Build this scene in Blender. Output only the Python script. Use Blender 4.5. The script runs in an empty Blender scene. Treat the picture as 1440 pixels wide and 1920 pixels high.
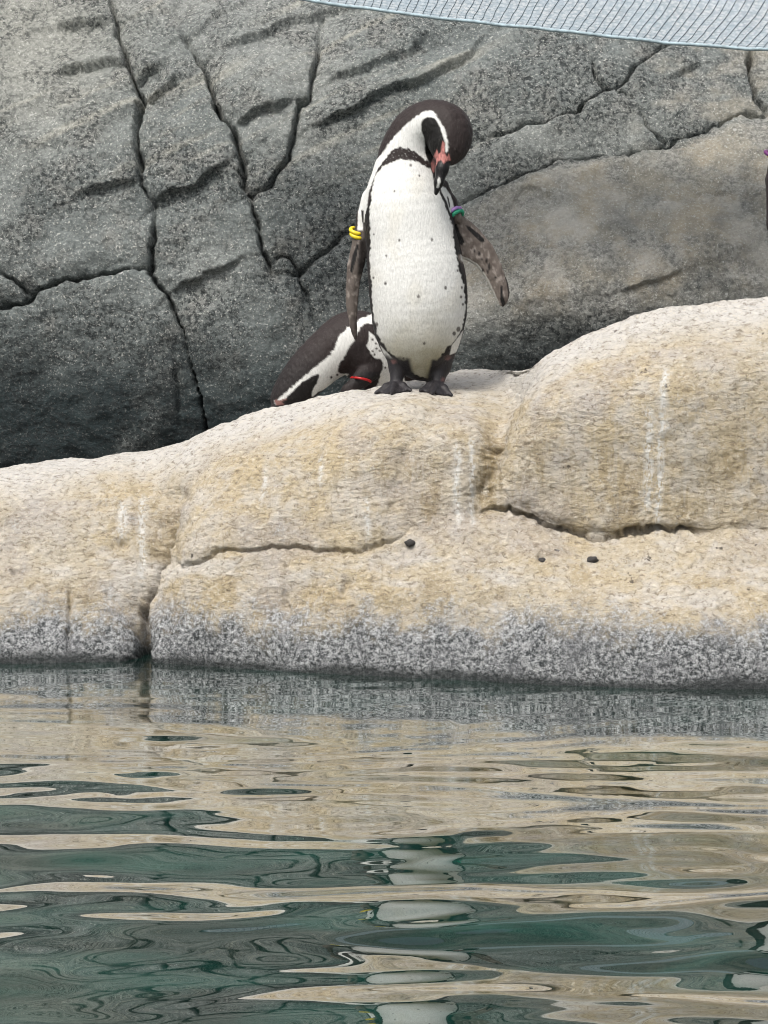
import bpy, math, random
import numpy as np
from mathutils import Vector, noise as mnoise

# ------------------------------------------------------------------ camera, sky, sun, exposure
scene = bpy.context.scene
CAM_H, FPX, PITCH = 0.70, 4107.0, math.atan(360.0 / 4107.0)     # FPX: focal length in pixels of the 1440x1920 photograph
cam_data = bpy.data.cameras.new('camera')
cam_data.sensor_fit = 'VERTICAL'; cam_data.sensor_height = 36.0; cam_data.sensor_width = 27.0
cam_data.lens = 77.0; cam_data.clip_start = 0.05; cam_data.clip_end = 2000
cam = bpy.data.objects.new('camera', cam_data); scene.collection.objects.link(cam)
cam.location = (0, 0, CAM_H); cam.rotation_euler = (math.pi / 2 - PITCH, 0, 0)
scene.camera = cam

SUN_EL, SUN_AZ = 57.0, 212.0        # degrees; azimuth clockwise from +Y (205 = behind the camera, a little to its left)
world = bpy.data.worlds.new('World'); scene.world = world; world.use_nodes = True
wn = world.node_tree; wn.nodes.clear()
wo = wn.nodes.new('ShaderNodeOutputWorld'); wb = wn.nodes.new('ShaderNodeBackground'); ws = wn.nodes.new('ShaderNodeTexSky')
ws.sky_type = 'NISHITA'; ws.sun_disc = False
ws.sun_elevation = math.radians(SUN_EL); ws.sun_rotation = math.radians(SUN_AZ)
ws.air_density = 1.0; ws.dust_density = 6.0; ws.ozone_density = 0.6
wb.inputs['Strength'].default_value = 0.122
hs = wn.nodes.new('ShaderNodeHueSaturation'); hs.inputs['Saturation'].default_value = 0.35     # a veil of cloud greys the sky evenly
wn.links.new(ws.outputs[0], hs.inputs['Color']); wn.links.new(hs.outputs[0], wb.inputs['Color']); wn.links.new(wb.outputs[0], wo.inputs['Surface'])

sun_data = bpy.data.lights.new('sun', 'SUN'); sun_data.energy = 1.5; sun_data.angle = math.radians(16); sun_data.color = (1.0, 0.96, 0.90)
sun = bpy.data.objects.new('sun', sun_data); scene.collection.objects.link(sun)
_el, _az = math.radians(SUN_EL), math.radians(SUN_AZ)
sun.rotation_euler = Vector((-math.sin(_az) * math.cos(_el), -math.cos(_az) * math.cos(_el), -math.sin(_el))).to_track_quat('-Z', 'Y').to_euler()

vs = scene.view_settings
vs.view_transform = 'Standard'; vs.look = 'None'; vs.exposure = 0.66; vs.gamma = 1.0; vs.use_curve_mapping = False
scene.render.engine = 'CYCLES'
scene.cycles.max_bounces = 8; scene.cycles.use_denoising = True; scene.cycles.filter_width = 1.05; scene.cycles.caustics_reflective = False; scene.cycles.caustics_refractive = False
random.seed(5); np.random.seed(5)

# ------------------------------------------------------------------ helpers
CT, ST = math.cos(PITCH), math.sin(PITCH)
def W(px, py, Y):
    """world point seen at photograph pixel (px, py) at distance Y from the camera plane; measures the place, works on arrays"""
    a = (np.asarray(px, float) - 720.0) / FPX; b = -(np.asarray(py, float) - 960.0) / FPX
    dy = CT + b * ST; dz = -ST + b * CT
    t = np.asarray(Y, float) / dy
    return a * t, dy * t, CAM_H + dz * t
def proj(x, y, z):
    zc = z - CAM_H
    d = y * CT - zc * ST; u = y * ST + zc * CT
    return 720 + FPX * x / d, 960 - FPX * u / d
def water_Y(py):
    b = -(np.asarray(py, float) - 960.0) / FPX
    dy = CT + b * ST; dz = -ST + b * CT
    return -CAM_H / dz * dy

def _hash(i, j, k, seed):
    h = (i.astype(np.int64) * 374761393 + j.astype(np.int64) * 668265263 + k.astype(np.int64) * 2147483647 + seed * 1274126177) & 0xffffffff
    h = ((h ^ (h >> 13)) * 1274126177) & 0xffffffff
    h = ((h ^ (h >> 16)) * 2246822519) & 0xffffffff
    return (h ^ (h >> 15)) & 0xffffffff
def gnoise(x, y, z, seed=0):
    """gradient noise in about [-1, 1] on arrays"""
    x = np.asarray(x, np.float64); y = np.asarray(y, np.float64) + 0 * x; z = np.asarray(z, np.float64) + 0 * x
    xi, yi, zi = np.floor(x), np.floor(y), np.floor(z)
    xf, yf, zf = x - xi, y - yi, z - zi
    fu = lambda t: t * t * t * (t * (t * 6 - 15) + 10)
    u, v, w = fu(xf), fu(yf), fu(zf)
    r = 0
    for dx in (0, 1):
        for dy in (0, 1):
            for dz in (0, 1):
                h = _hash(xi + dx, yi + dy, zi + dz, seed)
                gx = (h & 1023) / 511.5 - 1; gy = ((h >> 10) & 1023) / 511.5 - 1; gz = ((h >> 20) & 1023) / 511.5 - 1
                d = gx * (xf - dx) + gy * (yf - dy) + gz * (zf - dz)
                r = r + d * (u if dx else 1 - u) * (v if dy else 1 - v) * (w if dz else 1 - w)
    return r * 1.3
def fbm(x, y, z, octaves=3, seed=0, gain=0.5):
    r, a, f = 0, 1.0, 1.0
    for o in range(octaves):
        r = r + a * gnoise(x * f, y * f, z * f, seed + 17 * o); a *= gain; f *= 2.03
    return r
def smooth(e0, e1, x):
    t = np.clip((x - e0) / (e1 - e0), 0, 1); return t * t * (3 - 2 * t)
def gauss1d(a, sigma, axis):
    r = int(3 * sigma) + 1; k = np.exp(-0.5 * (np.arange(-r, r + 1) / sigma) ** 2); k /= k.sum()
    p = [(0, 0)] * a.ndim; p[axis] = (r, r)
    return np.apply_along_axis(lambda m: np.convolve(m, k, 'valid'), axis, np.pad(a, p, mode='edge'))
def polyline_dist(px, py, pts):
    """distance to a polyline, side of it (+1 / -1) and how far along it (0..1)"""
    best = np.full(px.shape, 1e9); side = np.zeros(px.shape); along = np.zeros(px.shape)
    n = len(pts) - 1
    for i in range(n):
        (x0, y0), (x1, y1) = pts[i], pts[i + 1]
        dx, dy = x1 - x0, y1 - y0; L2 = dx * dx + dy * dy + 1e-9
        t = np.clip(((px - x0) * dx + (py - y0) * dy) / L2, 0, 1)
        d = np.hypot(px - x0 - t * dx, py - y0 - t * dy)
        m = d < best
        best = np.where(m, d, best); side = np.where(m, np.sign(dx * (py - y0) - dy * (px - x0)), side); along = np.where(m, (i + t) / n, along)
    return best, side, along
def inside(px, py, poly):
    r = np.zeros(px.shape, bool); n = len(poly); j = n - 1
    for i in range(n):
        xi, yi = poly[i]; xj, yj = poly[j]
        c = ((yi > py) != (yj > py)) & (px < (xj - xi) * (py - yi) / (yj - yi + 1e-12) + xi)
        r ^= c; j = i
    return r
def poly_sd(px, py, poly):
    d, _, _ = polyline_dist(px, py, list(poly) + [poly[0]])
    return np.where(inside(px, py, poly), -d, d)
def lin(r, g, b):
    f = lambda c: c / 12.92 if c <= 0.04045 else ((c + 0.055) / 1.055) ** 2.4
    return np.array([f(r / 255), f(g / 255), f(b / 255)])

def mesh_obj(name, V, Q, mat=None, parent=None, attrs=None, smooth_shade=True):
    me = bpy.data.meshes.new(name)
    V = np.ascontiguousarray(V, np.float32); Q = np.ascontiguousarray(Q, np.int32)
    k = Q.shape[1]
    me.vertices.add(len(V)); me.vertices.foreach_set('co', V.ravel())
    me.loops.add(Q.size); me.loops.foreach_set('vertex_index', Q.ravel())
    me.polygons.add(len(Q)); me.polygons.foreach_set('loop_start', np.arange(0, Q.size, k, dtype=np.int32))
    me.polygons.foreach_set('use_smooth', np.full(len(Q), smooth_shade))
    me.update(calc_edges=True)
    for an, arr in (attrs or {}).items():
        if arr.ndim == 1:
            a = me.attributes.new(an, 'FLOAT', 'POINT'); a.data.foreach_set('value', arr.astype(np.float32))
        else:
            a = me.attributes.new(an, 'FLOAT_COLOR', 'POINT')
            a.data.foreach_set('color', np.hstack([arr, np.ones((len(arr), 1))]).astype(np.float32).ravel())
    if mat: me.materials.append(mat)
    o = bpy.data.objects.new(name, me); scene.collection.objects.link(o)
    if parent: o.parent = parent
    return o
def grid_quads(nu, nv, flip=False):
    i = np.arange(nu * nv).reshape(nu, nv)
    q = np.stack([i[:-1, :-1], i[1:, :-1], i[1:, 1:], i[:-1, 1:]], -1).reshape(-1, 4)
    return q[:, ::-1] if flip else q
def tag(o, label=None, cat=None, group=None, kind=None):
    for k, v in (('label', label), ('category', cat), ('group', group), ('kind', kind)):
        if v: o[k] = v
    return o
def empty(name, loc, label, cat, group=None):
    o = bpy.data.objects.new(name, None); scene.collection.objects.link(o); o.location = loc
    o.empty_display_size = 0.1
    return tag(o, label, cat, group)
def tube(pts, r, n=8, closed=False):
    """tube along points; returns verts, quads"""
    P = np.asarray(pts, float); m = len(P)
    if closed: T = np.roll(P, -1, 0) - np.roll(P, 1, 0)
    else: T = np.gradient(P, axis=0)
    T /= np.linalg.norm(T, axis=1)[:, None] + 1e-12
    ref = np.array([0.0, 1.0, 0.0]) if abs(T[0, 1]) < 0.9 else np.array([1.0, 0, 0])
    A = np.cross(T, ref); A /= np.linalg.norm(A, axis=1)[:, None] + 1e-12
    B = np.cross(T, A)
    r = np.broadcast_to(np.asarray(r, float), (m,))
    th = np.arange(n) * 2 * math.pi / n
    V = (P[:, None] + r[:, None, None] * (np.cos(th)[None, :, None] * A[:, None] + np.sin(th)[None, :, None] * B[:, None])).reshape(-1, 3)
    i = np.arange(m * n).reshape(m, n); j = np.roll(i, -1, 1)
    if closed: i2, j2 = np.roll(i, -1, 0), np.roll(j, -1, 0); q = np.stack([i, j, j2, i2], -1)
    else: q = np.stack([i[:-1], j[:-1], j[1:], i[1:]], -1)
    return V, q.reshape(-1, 4)

class NT:
    """small node-tree writer"""
    def __init__(s, name):
        s.m = bpy.data.materials.new(name); s.m.use_nodes = True; s.t = s.m.node_tree; s.t.nodes.clear()
        s.out = s.t.nodes.new('ShaderNodeOutputMaterial')
    def n(s, kind, **kw):
        nd = s.t.nodes.new('ShaderNode' + kind)
        for k, v in kw.items():
            if k.startswith('p_'): setattr(nd, k[2:], v)
            else:
                key = k.replace('_', ' ')
                inp = nd.inputs[key] if key in nd.inputs else nd.inputs[int(k[1:])]
                if hasattr(v, 'is_linked') or isinstance(v, bpy.types.NodeSocket): s.t.links.new(v, inp)
                else: inp.default_value = v
        return nd
    def mix(s, f, a, b, mode='MIX'):
        nd = s.t.nodes.new('ShaderNodeMix'); nd.data_type = 'RGBA'; nd.blend_type = mode
        for i, v in ((0, f), (6, a), (7, b)):
            if isinstance(v, bpy.types.NodeSocket): s.t.links.new(v, nd.inputs[i])
            else: nd.inputs[i].default_value = (tuple(v) + (1.0,))[:4] if i > 0 else v
        return nd.outputs[2]
    def math(s, op, a, b=0.0, c=0.0):
        nd = s.t.nodes.new('ShaderNodeMath'); nd.operation = op
        for i, v in enumerate((a, b, c)):
            if isinstance(v, bpy.types.NodeSocket): s.t.links.new(v, nd.inputs[i])
            else: nd.inputs[i].default_value = v
        return nd.outputs[0]
    def ramp(s, f, lo, hi):
        nd = s.n('MapRange', Value=f, From_Min=lo, From_Max=hi); nd.interpolation_type = 'SMOOTHSTEP'; return nd.outputs[0]
    def attr(s, name): return s.n('Attribute', p_attribute_name=name)
    def noise(s, vec, scale, detail=3.0, rough=0.55, dist=0.0):
        return s.n('TexNoise', Vector=vec, Scale=scale, Detail=detail, Roughness=rough, Distortion=dist).outputs['Fac']
    def scalevec(s, vec, sc):
        nd = s.n('Mapping', Vector=vec); nd.inputs['Scale'].default_value = sc; return nd.outputs[0]
    def finish(s, sh): s.t.links.new(sh, s.out.inputs['Surface']); return s.m

# ------------------------------------------------------------------ materials
def mat_ledge():
    t = NT('ledge_rock'); co = t.n('TexCoord').outputs['Object']
    wet, guano, brown, pale = (t.attr(k).outputs['Fac'] for k in ('wet', 'guano', 'brown', 'pale')); soak = t.attr('soak').outputs['Fac']
    big = t.noise(co, 3.2, 4); med = t.noise(co, 15, 5, 0.65); fine = t.noise(co, 105, 5, 0.78)
    flat = t.noise(t.scalevec(co, (72, 72, 118)), 1.0, 5, 0.78, 0.5)
    c = t.mix(t.ramp(big, 0.35, 0.65), (0.60, 0.50, 0.335), (0.61, 0.545, 0.43))
    c = t.mix(t.ramp(med, 0.42, 0.66), c, (0.66, 0.615, 0.545))
    c = t.mix(t.math('MULTIPLY', t.ramp(t.noise(co, 6, 4), 0.50, 0.68), 0.65), c, (0.50, 0.46, 0.435))
    brown = t.math('MULTIPLY', brown, t.ramp(t.noise(t.scalevec(co, (40, 40, 9)), 1.0, 5, 0.7), 0.36, 0.60))
    c = t.mix(brown, c, (0.38, 0.30, 0.175))
    c = t.mix(pale, c, (0.74, 0.725, 0.705))
    c = t.mix(t.math('MULTIPLY', t.ramp(flat, 0.49, 0.36), 0.70), c, (0.21, 0.165, 0.115))
    run = t.noise(t.scalevec(co, (46, 46, 3.2)), 1.0, 4, 0.65)
    c = t.mix(t.math('MULTIPLY', t.ramp(run, 0.52, 0.68), 0.40), c, (0.33, 0.275, 0.195))
    c = t.mix(t.math('MULTIPLY', t.ramp(run, 0.44, 0.30), 0.35), c, (0.70, 0.68, 0.64))
    c = t.mix(t.math('MULTIPLY', t.ramp(flat, 0.54, 0.66), 0.65), c, (0.82, 0.76, 0.64))
    c = t.mix(t.math('MULTIPLY', t.ramp(fine, 0.56, 0.68), 0.65), c, (0.84, 0.81, 0.74))
    specks = t.ramp(t.noise(co, 26, 4, 0.65), 0.685, 0.715)
    c = t.mix(t.math('MULTIPLY', specks, 0.8), c, (0.075, 0.062, 0.055))
    g = t.math('MULTIPLY', guano, t.ramp(t.noise(t.scalevec(co, (150, 150, 70)), 1.0, 4, 0.7), 0.40, 0.54))
    c = t.mix(t.math('MULTIPLY', g, 0.95), c, (0.82, 0.82, 0.80))
    # tide zone: pitted grey and white crust
    salt = t.noise(co, 120, 4, 0.8); blot = t.noise(co, 13, 5, 0.65)
    wc = t.mix(t.ramp(salt, 0.38, 0.62), (0.055, 0.063, 0.066), (0.56, 0.57, 0.575))
    wc = t.mix(t.math('MULTIPLY', t.ramp(blot, 0.47, 0.64), 0.45), wc, (0.20, 0.205, 0.215))
    wc = t.mix(t.math('MULTIPLY', t.ramp(blot, 0.42, 0.30), 0.6), wc, (0.43, 0.43, 0.44))
    wc = t.mix(t.math('MULTIPLY', t.ramp(salt, 0.58, 0.68), 0.85), wc, (0.70, 0.71, 0.72))
    wm = t.ramp(t.math('ADD', wet, t.math('ADD', t.math('MULTIPLY_ADD', salt, 1.0, -0.5), t.math('MULTIPLY_ADD', t.noise(co, 12, 6, 0.7), 1.9, -0.95))), 0.15, 0.85)
    c = t.mix(1.0, c, (0.85, 0.84, 0.82), 'MULTIPLY')
    c = t.mix(wm, c, wc)
    c = t.mix(t.math('MULTIPLY', soak, 0.85), c, (0.030, 0.036, 0.036))
    h = t.math('ADD', t.math('MULTIPLY', fine, 0.6), t.math('ADD', t.math('MULTIPLY', flat, 0.95), t.math('MULTIPLY', t.math('MULTIPLY', salt, wet), 1.4)))
    b = t.n('Bump', Strength=1.0, Distance=0.010, Height=h)
    rough = t.n('MapRange', Value=wet, To_Min=0.88, To_Max=0.55).outputs[0]
    p = t.n('BsdfPrincipled', Base_Color=c, Roughness=rough, Normal=b.outputs[0]); p.inputs['Specular IOR Level'].default_value = 0.3
    return t.finish(p.outputs[0])
def mat_wall():
    t = NT('wall_rock'); co = t.n('TexCoord').outputs['Object']
    algae_shade, tan, pale = (t.attr(k).outputs['Fac'] for k in ('algae_shade', 'tan', 'pale'))
    big = t.noise(co, 2.2, 4); med = t.noise(co, 9, 5, 0.65); fine = t.noise(co, 74, 5, 0.78); grit = t.noise(co, 150, 4, 0.75)
    c = t.mix(t.ramp(big, 0.36, 0.66), (0.20, 0.222, 0.216), (0.29, 0.305, 0.29))
    c = t.mix(t.math('MULTIPLY', t.ramp(med, 0.5, 0.66), 0.5), c, (0.33, 0.325, 0.30))
    c = t.mix(pale, c, (0.46, 0.45, 0.39))
    c = t.mix(tan, c, t.mix(t.ramp(med, 0.38, 0.62), (0.42, 0.375, 0.295), (0.52, 0.50, 0.45)))
    a2 = t.math('MULTIPLY', algae_shade, t.ramp(t.noise(co, 5, 5, 0.65), 0.18, 0.5))
    c = t.mix(a2, c, (0.030, 0.045, 0.048))  # one dark teal for both the damp growth and the painted recess shade
    rough_patch = t.ramp(t.noise(co, 4.5, 4, 0.6), 0.36, 0.60)
    c = t.mix(t.math('MULTIPLY', t.math('MULTIPLY_ADD', rough_patch, 0.6, 0.4), t.math('MULTIPLY', t.ramp(fine, 0.58, 0.40), t.math('SUBTRACT', 0.92, t.math('MULTIPLY', tan, 0.60)))), c, (0.026, 0.032, 0.034))
    lightgrit = t.math('MULTIPLY', t.ramp(grit, 0.55, 0.66), t.math('SUBTRACT', 0.9, t.math('MULTIPLY', a2, 0.72)))
    c = t.mix(lightgrit, c, (0.62, 0.62, 0.58))
    white = t.ramp(t.noise(co, 42, 1, 0.4), 0.785, 0.80)
    c = t.mix(t.math('MULTIPLY', white, 0.6), c, (0.6, 0.6, 0.58))
    b = t.n('Bump', Strength=1.0, Distance=0.012, Height=t.math('ADD', t.math('MULTIPLY', fine, t.math('MULTIPLY_ADD', rough_patch, 0.7, 0.5)), t.math('MULTIPLY', grit, 0.6)))
    p = t.n('BsdfPrincipled', Base_Color=c, Roughness=0.85, Normal=b.outputs[0]); p.inputs['Specular IOR Level'].default_value = 0.3
    return t.finish(p.outputs[0])
def mat_water():
    t = NT('pool_water'); co = t.n('TexCoord').outputs['Object']
    murk = t.mix(t.ramp(t.noise(t.scalevec(co, (2.2, 5.0, 1)), 1.6, 4, 0.6, 0.6), 0.38, 0.68), (0.003, 0.022, 0.016), (0.010, 0.074, 0.057))
    body = t.n('BsdfDiffuse', Color=murk)
    clear = t.n('BsdfTransparent', Color=(0.14, 0.38, 0.30, 1))
    sub = t.n('MixShader', Fac=0.45, i1=body.outputs[0], i2=clear.outputs[0])
    gl = t.n('BsdfGlossy', Color=(0.95, 0.96, 0.95, 1), Roughness=0.008)
    fc = t.n('LayerWeight', Blend=0.5).outputs['Facing']
    fr = t.math('MULTIPLY_ADD', t.math('POWER', fc, 6.5), 3.7, 0.012)
    fr = t.math('MINIMUM', fr, 0.74)
    m = t.n('MixShader', Fac=fr, i1=sub.outputs[0], i2=gl.outputs[0])
    return t.finish(m.outputs[0])
def mat_plain(name, col, rough=0.6, scale=40.0, var=0.25, bump=0.0, spec=0.4):
    t = NT(name); co = t.n('TexCoord').outputs['Object']
    f = t.noise(co, scale, 4)
    c = t.mix(t.ramp(f, 0.3, 0.7), tuple(np.array(col) * (1 - var)), tuple(np.minimum(np.array(col) * (1 + var), 1)))
    p = t.n('BsdfPrincipled', Base_Color=c, Roughness=rough); p.inputs['Specular IOR Level'].default_value = spec
    if bump:
        b = t.n('Bump', Strength=bump, Distance=0.004, Height=f); t.t.links.new(b.outputs[0], p.inputs['Normal'])
    return t.finish(p.outputs[0])
def mat_feather():
    t = NT('feathers'); co = t.n('TexCoord').outputs['Object']
    col = t.attr('plumage').outputs['Color']; gloss = t.attr('bare').outputs['Fac']; damp = t.attr('damp').outputs['Fac']
    f = t.noise(t.scalevec(co, (330, 330, 90)), 1.0, 4, 0.65)
    warp = t.n('TexNoise', Vector=co, Scale=22.0, Detail=2.0)
    wv = t.n('VectorMath', p_operation='ADD', i0=t.scalevec(co, (1, 1, 1.35)), i1=t.n('VectorMath', p_operation='SCALE', i0=warp.outputs['Color'], Scale=0.03).outputs[0]).outputs[0]
    scal = t.n('TexVoronoi', Vector=wv, Scale=125.0, p_feature='SMOOTH_F1', Smoothness=0.4).outputs['Distance']
    c = t.mix(t.math('MULTIPLY', t.ramp(f, 0.35, 0.7), 0.30), col, t.mix(0.72, col, (0, 0, 0)))
    c = t.mix(t.math('MULTIPLY', t.ramp(f, 0.55, 0.8), 0.07), c, (0.8, 0.75, 0.7))
    h = t.math('ADD', t.math('MULTIPLY', f, 0.45), t.math('MULTIPLY', scal, damp))
    b = t.n('Bump', Strength=0.6, Distance=0.004, Height=h)
    r = t.n('MapRange', Value=gloss, To_Min=0.62, To_Max=0.38).outputs[0]
    p = t.n('BsdfPrincipled', Base_Color=c, Roughness=r, Normal=b.outputs[0]); p.inputs['Specular IOR Level'].default_value = 0.25
    p.inputs['Sheen Weight'].default_value = 0.04; p.inputs['Sheen Roughness'].default_value = 0.4
    return t.finish(p.outputs[0])
def mat_net():
    t = NT('net_fabric'); co = t.n('TexCoord').outputs['Object']
    v = t.n('TexVoronoi', Vector=co, Scale=95.0).outputs['Distance']; n1 = t.noise(co, 14, 4)
    c = t.mix(t.ramp(v, 0.2, 0.75), (0.62, 0.66, 0.69), (0.42, 0.48, 0.53))
    c = t.mix(t.math('MULTIPLY', t.ramp(n1, 0.35, 0.7), 0.4), c, (0.45, 0.55, 0.63))
    b = t.n('Bump', Strength=0.5, Distance=0.004, Height=t.math('SUBTRACT', 1.0, v))
    d = t.n('BsdfDiffuse', Color=c, Normal=b.outputs[0]); tr = t.n('BsdfTranslucent', Color=c)
    return t.finish(t.n('MixShader', Fac=0.45, i1=d.outputs[0], i2=tr.outputs[0]).outputs[0])

M_LEDGE, M_WALL, M_WATER, M_FEATHER, M_NET = mat_ledge(), mat_wall(), mat_water(), mat_feather(), mat_net()

# ------------------------------------------------------------------ ground and pool
def sheet(name, x0, x1, y0, y1, z, mat, n=2):
    xs, ys = np.linspace(x0, x1, n), np.linspace(y0, y1, n)
    X, Y = np.meshgrid(xs, ys, indexing='ij')
    V = np.stack([X, Y, np.full_like(X, z)], -1).reshape(-1, 3)
    return mesh_obj(name, V, grid_quads(n, n), mat)
tag(sheet('ground', -400, 400, -400, 400, -0.9, mat_plain('pool_floor', (0.05, 0.105, 0.095), 0.8, 3.0, 0.5)), kind='structure')

# water: real waves, long crests, calmer towards the rock
xs = np.concatenate([np.linspace(-7, -1.25, 70, endpoint=False), np.linspace(-1.25, 1.25, 300), np.linspace(1.25, 7, 71)[1:]])
ys = np.concatenate([np.linspace(-3, 1.9, 70, endpoint=False), np.linspace(1.9, 4.75, 460), np.linspace(4.75, 7.5, 20)[1:]])
X, Y = np.meshgrid(xs, ys, indexing='ij')
calm = 0.36 + 0.64 * smooth(4.3, 2.25, Y)
wx = X + 0.20 * gnoise(X * 0.9, Y * 1.3, 3.3, 71) + 0.03 * gnoise(X * 3.1, Y * 4.0, 5.3, 73)
wy = Y + 0.11 * gnoise(X * 1.1, Y * 1.5, 9.1, 72) + 0.018 * gnoise(X * 3.3, Y * 3.7, 8.3, 74)
def swell(fx, fy, ang, z, seed):
    c, s_ = math.cos(ang), math.sin(ang)
    return gnoise((wx * c + wy * s_) * fx, (wy * c - wx * s_) * fy, z, seed)
Z = 0.0115 * swell(1.5, 3.4, 0.10, 0.5, 11) + 0.0060 * swell(2.4, 6.2, -0.22, 2.5, 12) + 0.0030 * swell(4.2, 10.5, 0.30, 4.5, 13) + 0.0015 * swell(7.5, 17.0, -0.12, 6.5, 16)
Z = Z * calm * (1 + 0.55 * smooth(3.9, 2.2, Y)) + 0.00100 * swell(9.0, 19.0, 0.2, 1.5, 14) * (0.45 + 0.55 * smooth(2.6, 3.8, Y)) + 0.00016 * gnoise(wx * 24, wy * 44, 6.5, 15) * smooth(2.6, 3.6, Y)
water = tag(mesh_obj('water', np.stack([X, Y, Z], -1).reshape(-1, 3), grid_quads(*X.shape), M_WATER), kind='structure')

# ------------------------------------------------------------------ the ledge
# columns of (photo row, recess behind the waterline) from the water up to the crest
COLS = [-420, 0, 250, 300, 350, 500, 650, 760, 850, 930, 985, 1040, 1120, 1250, 1440, 1860]
WLINE = [1240, 1243, 1240, 1242, 1246, 1256, 1267, 1271, 1274, 1277, 1280, 1282, 1286, 1290, 1292, 1296]
PROF = [
    [(1150, .05), (1060, .14), (985, .20), (935, .29), (915, .46)],
    [(1150, .05), (1040, .14), (960, .20), (910, .30), (880, .46)],
    [(1150, .06), (1040, .13), (960, .19), (890, .30), (846, .48)],
    [(1150, .07), (1040, .14), (960, .21), (880, .32), (842, .48)],
    [(1150, .02), (1040, .07), (955, .13), (880, .24), (828, .44)],
    [(1150, .03), (1030, .09), (945, .13), (850, .22), (771, .44)],
    [(1150, .04), (1020, .12), (940, .15), (820, .22), (731, .47)],
    [(1150, .05), (1000, .16), (930, .18), (790, .26), (711, .66)],
    [(1150, .06), (965, .19), (905, .21), (790, .30), (692, .84)],
    [(1150, .07), (955, .22), (900, .235), (790, .325), (691, .90)],
    [(1150, .06), (970, .235), (925, .225), (770, .25), (688, .47)],
    [(1150, .06), (992, .24), (960, .232), (760, .25), (657, .46)],
    [(1150, .06), (1005, .25), (978, .244), (750, .26), (622, .48)],
    [(1150, .06), (995, .255), (968, .25), (730, .27), (582, .50)],
    [(1150, .06), (1005, .258), (975, .27), (700, .30), (559, .53)],
    [(1150, .06), (1005, .258), (975, .27), (690, .30), (535, .55)]]
U = np.arange(-420, 1861, 2.9); NU = len(U)
nodes = []                               # for each node: arrays over U of (Y, z)
yw = gauss1d(np.interp(U, COLS, water_Y(np.array(WLINE, float))), 8, 0)
nodes.append((yw - 0.05, np.full(NU, -0.75)))
nodes.append((yw, np.zeros(NU)))
for k in range(5):
    py = np.interp(U, COLS, [p[k][0] for p in PROF]); rc = np.interp(U, COLS, [p[k][1] for p in PROF])
    sg = 7 if k < 4 else 5
    py = gauss1d(py, sg, 0); rc = gauss1d(rc, sg, 0)
    _, _, z = W(U, py, yw + rc); nodes.append((yw + rc, z))
yc, zc = nodes[-1]
nodes += [(yc + 0.10, zc - 0.022), (yc + 0.34, zc - 0.11), (yc + 0.60, zc - 0.35), (yc + 0.75, np.full(NU, -0.75))]
NS = [18, 40, 62, 44, 92, 118, 26, 30, 20, 12]
P = np.array(nodes)                      # (K, 2, NU)
rowsY, rowsZ = [], []
for k in range(len(nodes) - 1):
    p0, p1, p2, p3 = P[max(k - 1, 0)], P[k], P[k + 1], P[min(k + 2, len(nodes) - 1)]
    tt = np.arange(NS[k]) / NS[k]
    d = np.linalg.norm(p2 - p1, axis=0).mean()
    w0 = min(1.0, d / max(np.linalg.norm(p1 - p0, axis=0).mean(), 1e-6)); w3 = min(1.0, d / max(np.linalg.norm(p3 - p2, axis=0).mean(), 1e-6))
    m1 = 0.5 * (p1 - p0) * w0 + 0.5 * (p2 - p1); m2 = 0.5 * (p2 - p1) + 0.5 * (p3 - p2) * w3
    for t_ in tt:
        h = (2 * t_**3 - 3 * t_**2 + 1) * p1 + (t_**3 - 2 * t_**2 + t_) * m1 + (-2 * t_**3 + 3 * t_**2) * p2 + (t_**3 - t_**2) * m2
        rowsY.append(h[0]); rowsZ.append(h[1])
LY = np.array(rowsY).T; LZ = np.array(rowsZ).T            # (NU, NV)
NV = LY.shape[1]
LX = (U[:, None] - 720) / FPX * (LY * CT - (LZ - CAM_H) * ST)
NVC = sum(NS[:7]) - 10                                     # rows past this are behind the crest
def surf_normals(X, Y, Z):
    du = np.stack([np.gradient(a, axis=0) for a in (X, Y, Z)], -1); dv = np.stack([np.gradient(a, axis=1) for a in (X, Y, Z)], -1)
    n = np.cross(du, dv); n /= np.linalg.norm(n, axis=-1)[..., None] + 1e-12
    return n
N = surf_normals(LX, LY, LZ)
if N[NU // 2, 200, 1] > 0: N = -N
PX, PY = proj(LX, LY, LZ)
front = np.zeros_like(PX); front[:, :NVC] = 1
def groove(pts, w, depth, wide=4.0, wide_amp=0.3, step=0.0, step_len=120, taper=True):
    d, s, al = polyline_dist(PX + JX, PY + JY, pts)
    tp = np.clip(np.minimum(al, 1 - al) * 6, 0.15, 1) if taper else 1.0
    g = -depth * tp * np.exp(-(d / w) ** 2) - depth * wide_amp * np.exp(-(d / (wide * w)) ** 2)
    if step: g = g + step * s * np.exp(-d / step_len) * smooth(0, w, d) * (tp if taper else 1)
    return g
JX = 9 * fbm(PX / 40, PY / 40, 0.3, 4, 31, 0.6); JY = 9 * fbm(PX / 40, PY / 40, 5.3, 4, 32, 0.6)
D = 0.016 * gnoise(LX * 4, LY * 4, LZ * 4, 1) + 0.007 * gnoise(LX * 11, LY * 11, LZ * 11, 2) + 0.0034 * gnoise(LX * 28, LY * 28, LZ * 34, 3)
D += 0.0026 * np.abs(gnoise(LX * 55, LY * 55, LZ * 80, 4)) + 0.0018 * gnoise(LX * 110, LY * 110, LZ * 150, 5)
wetline = 1163 + 16 * fbm(PX / 110, PX * 0, 1.1, 4, 41) + 22 * fbm(PX / 30, PY / 22, 2.2, 4, 42, 0.65) + 14 * smooth(950, 1300, PX) - 8 * smooth(500, 200, PX)
wet = np.clip((PY - wetline + 62) / 115, 0, 1.35) * front
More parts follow.
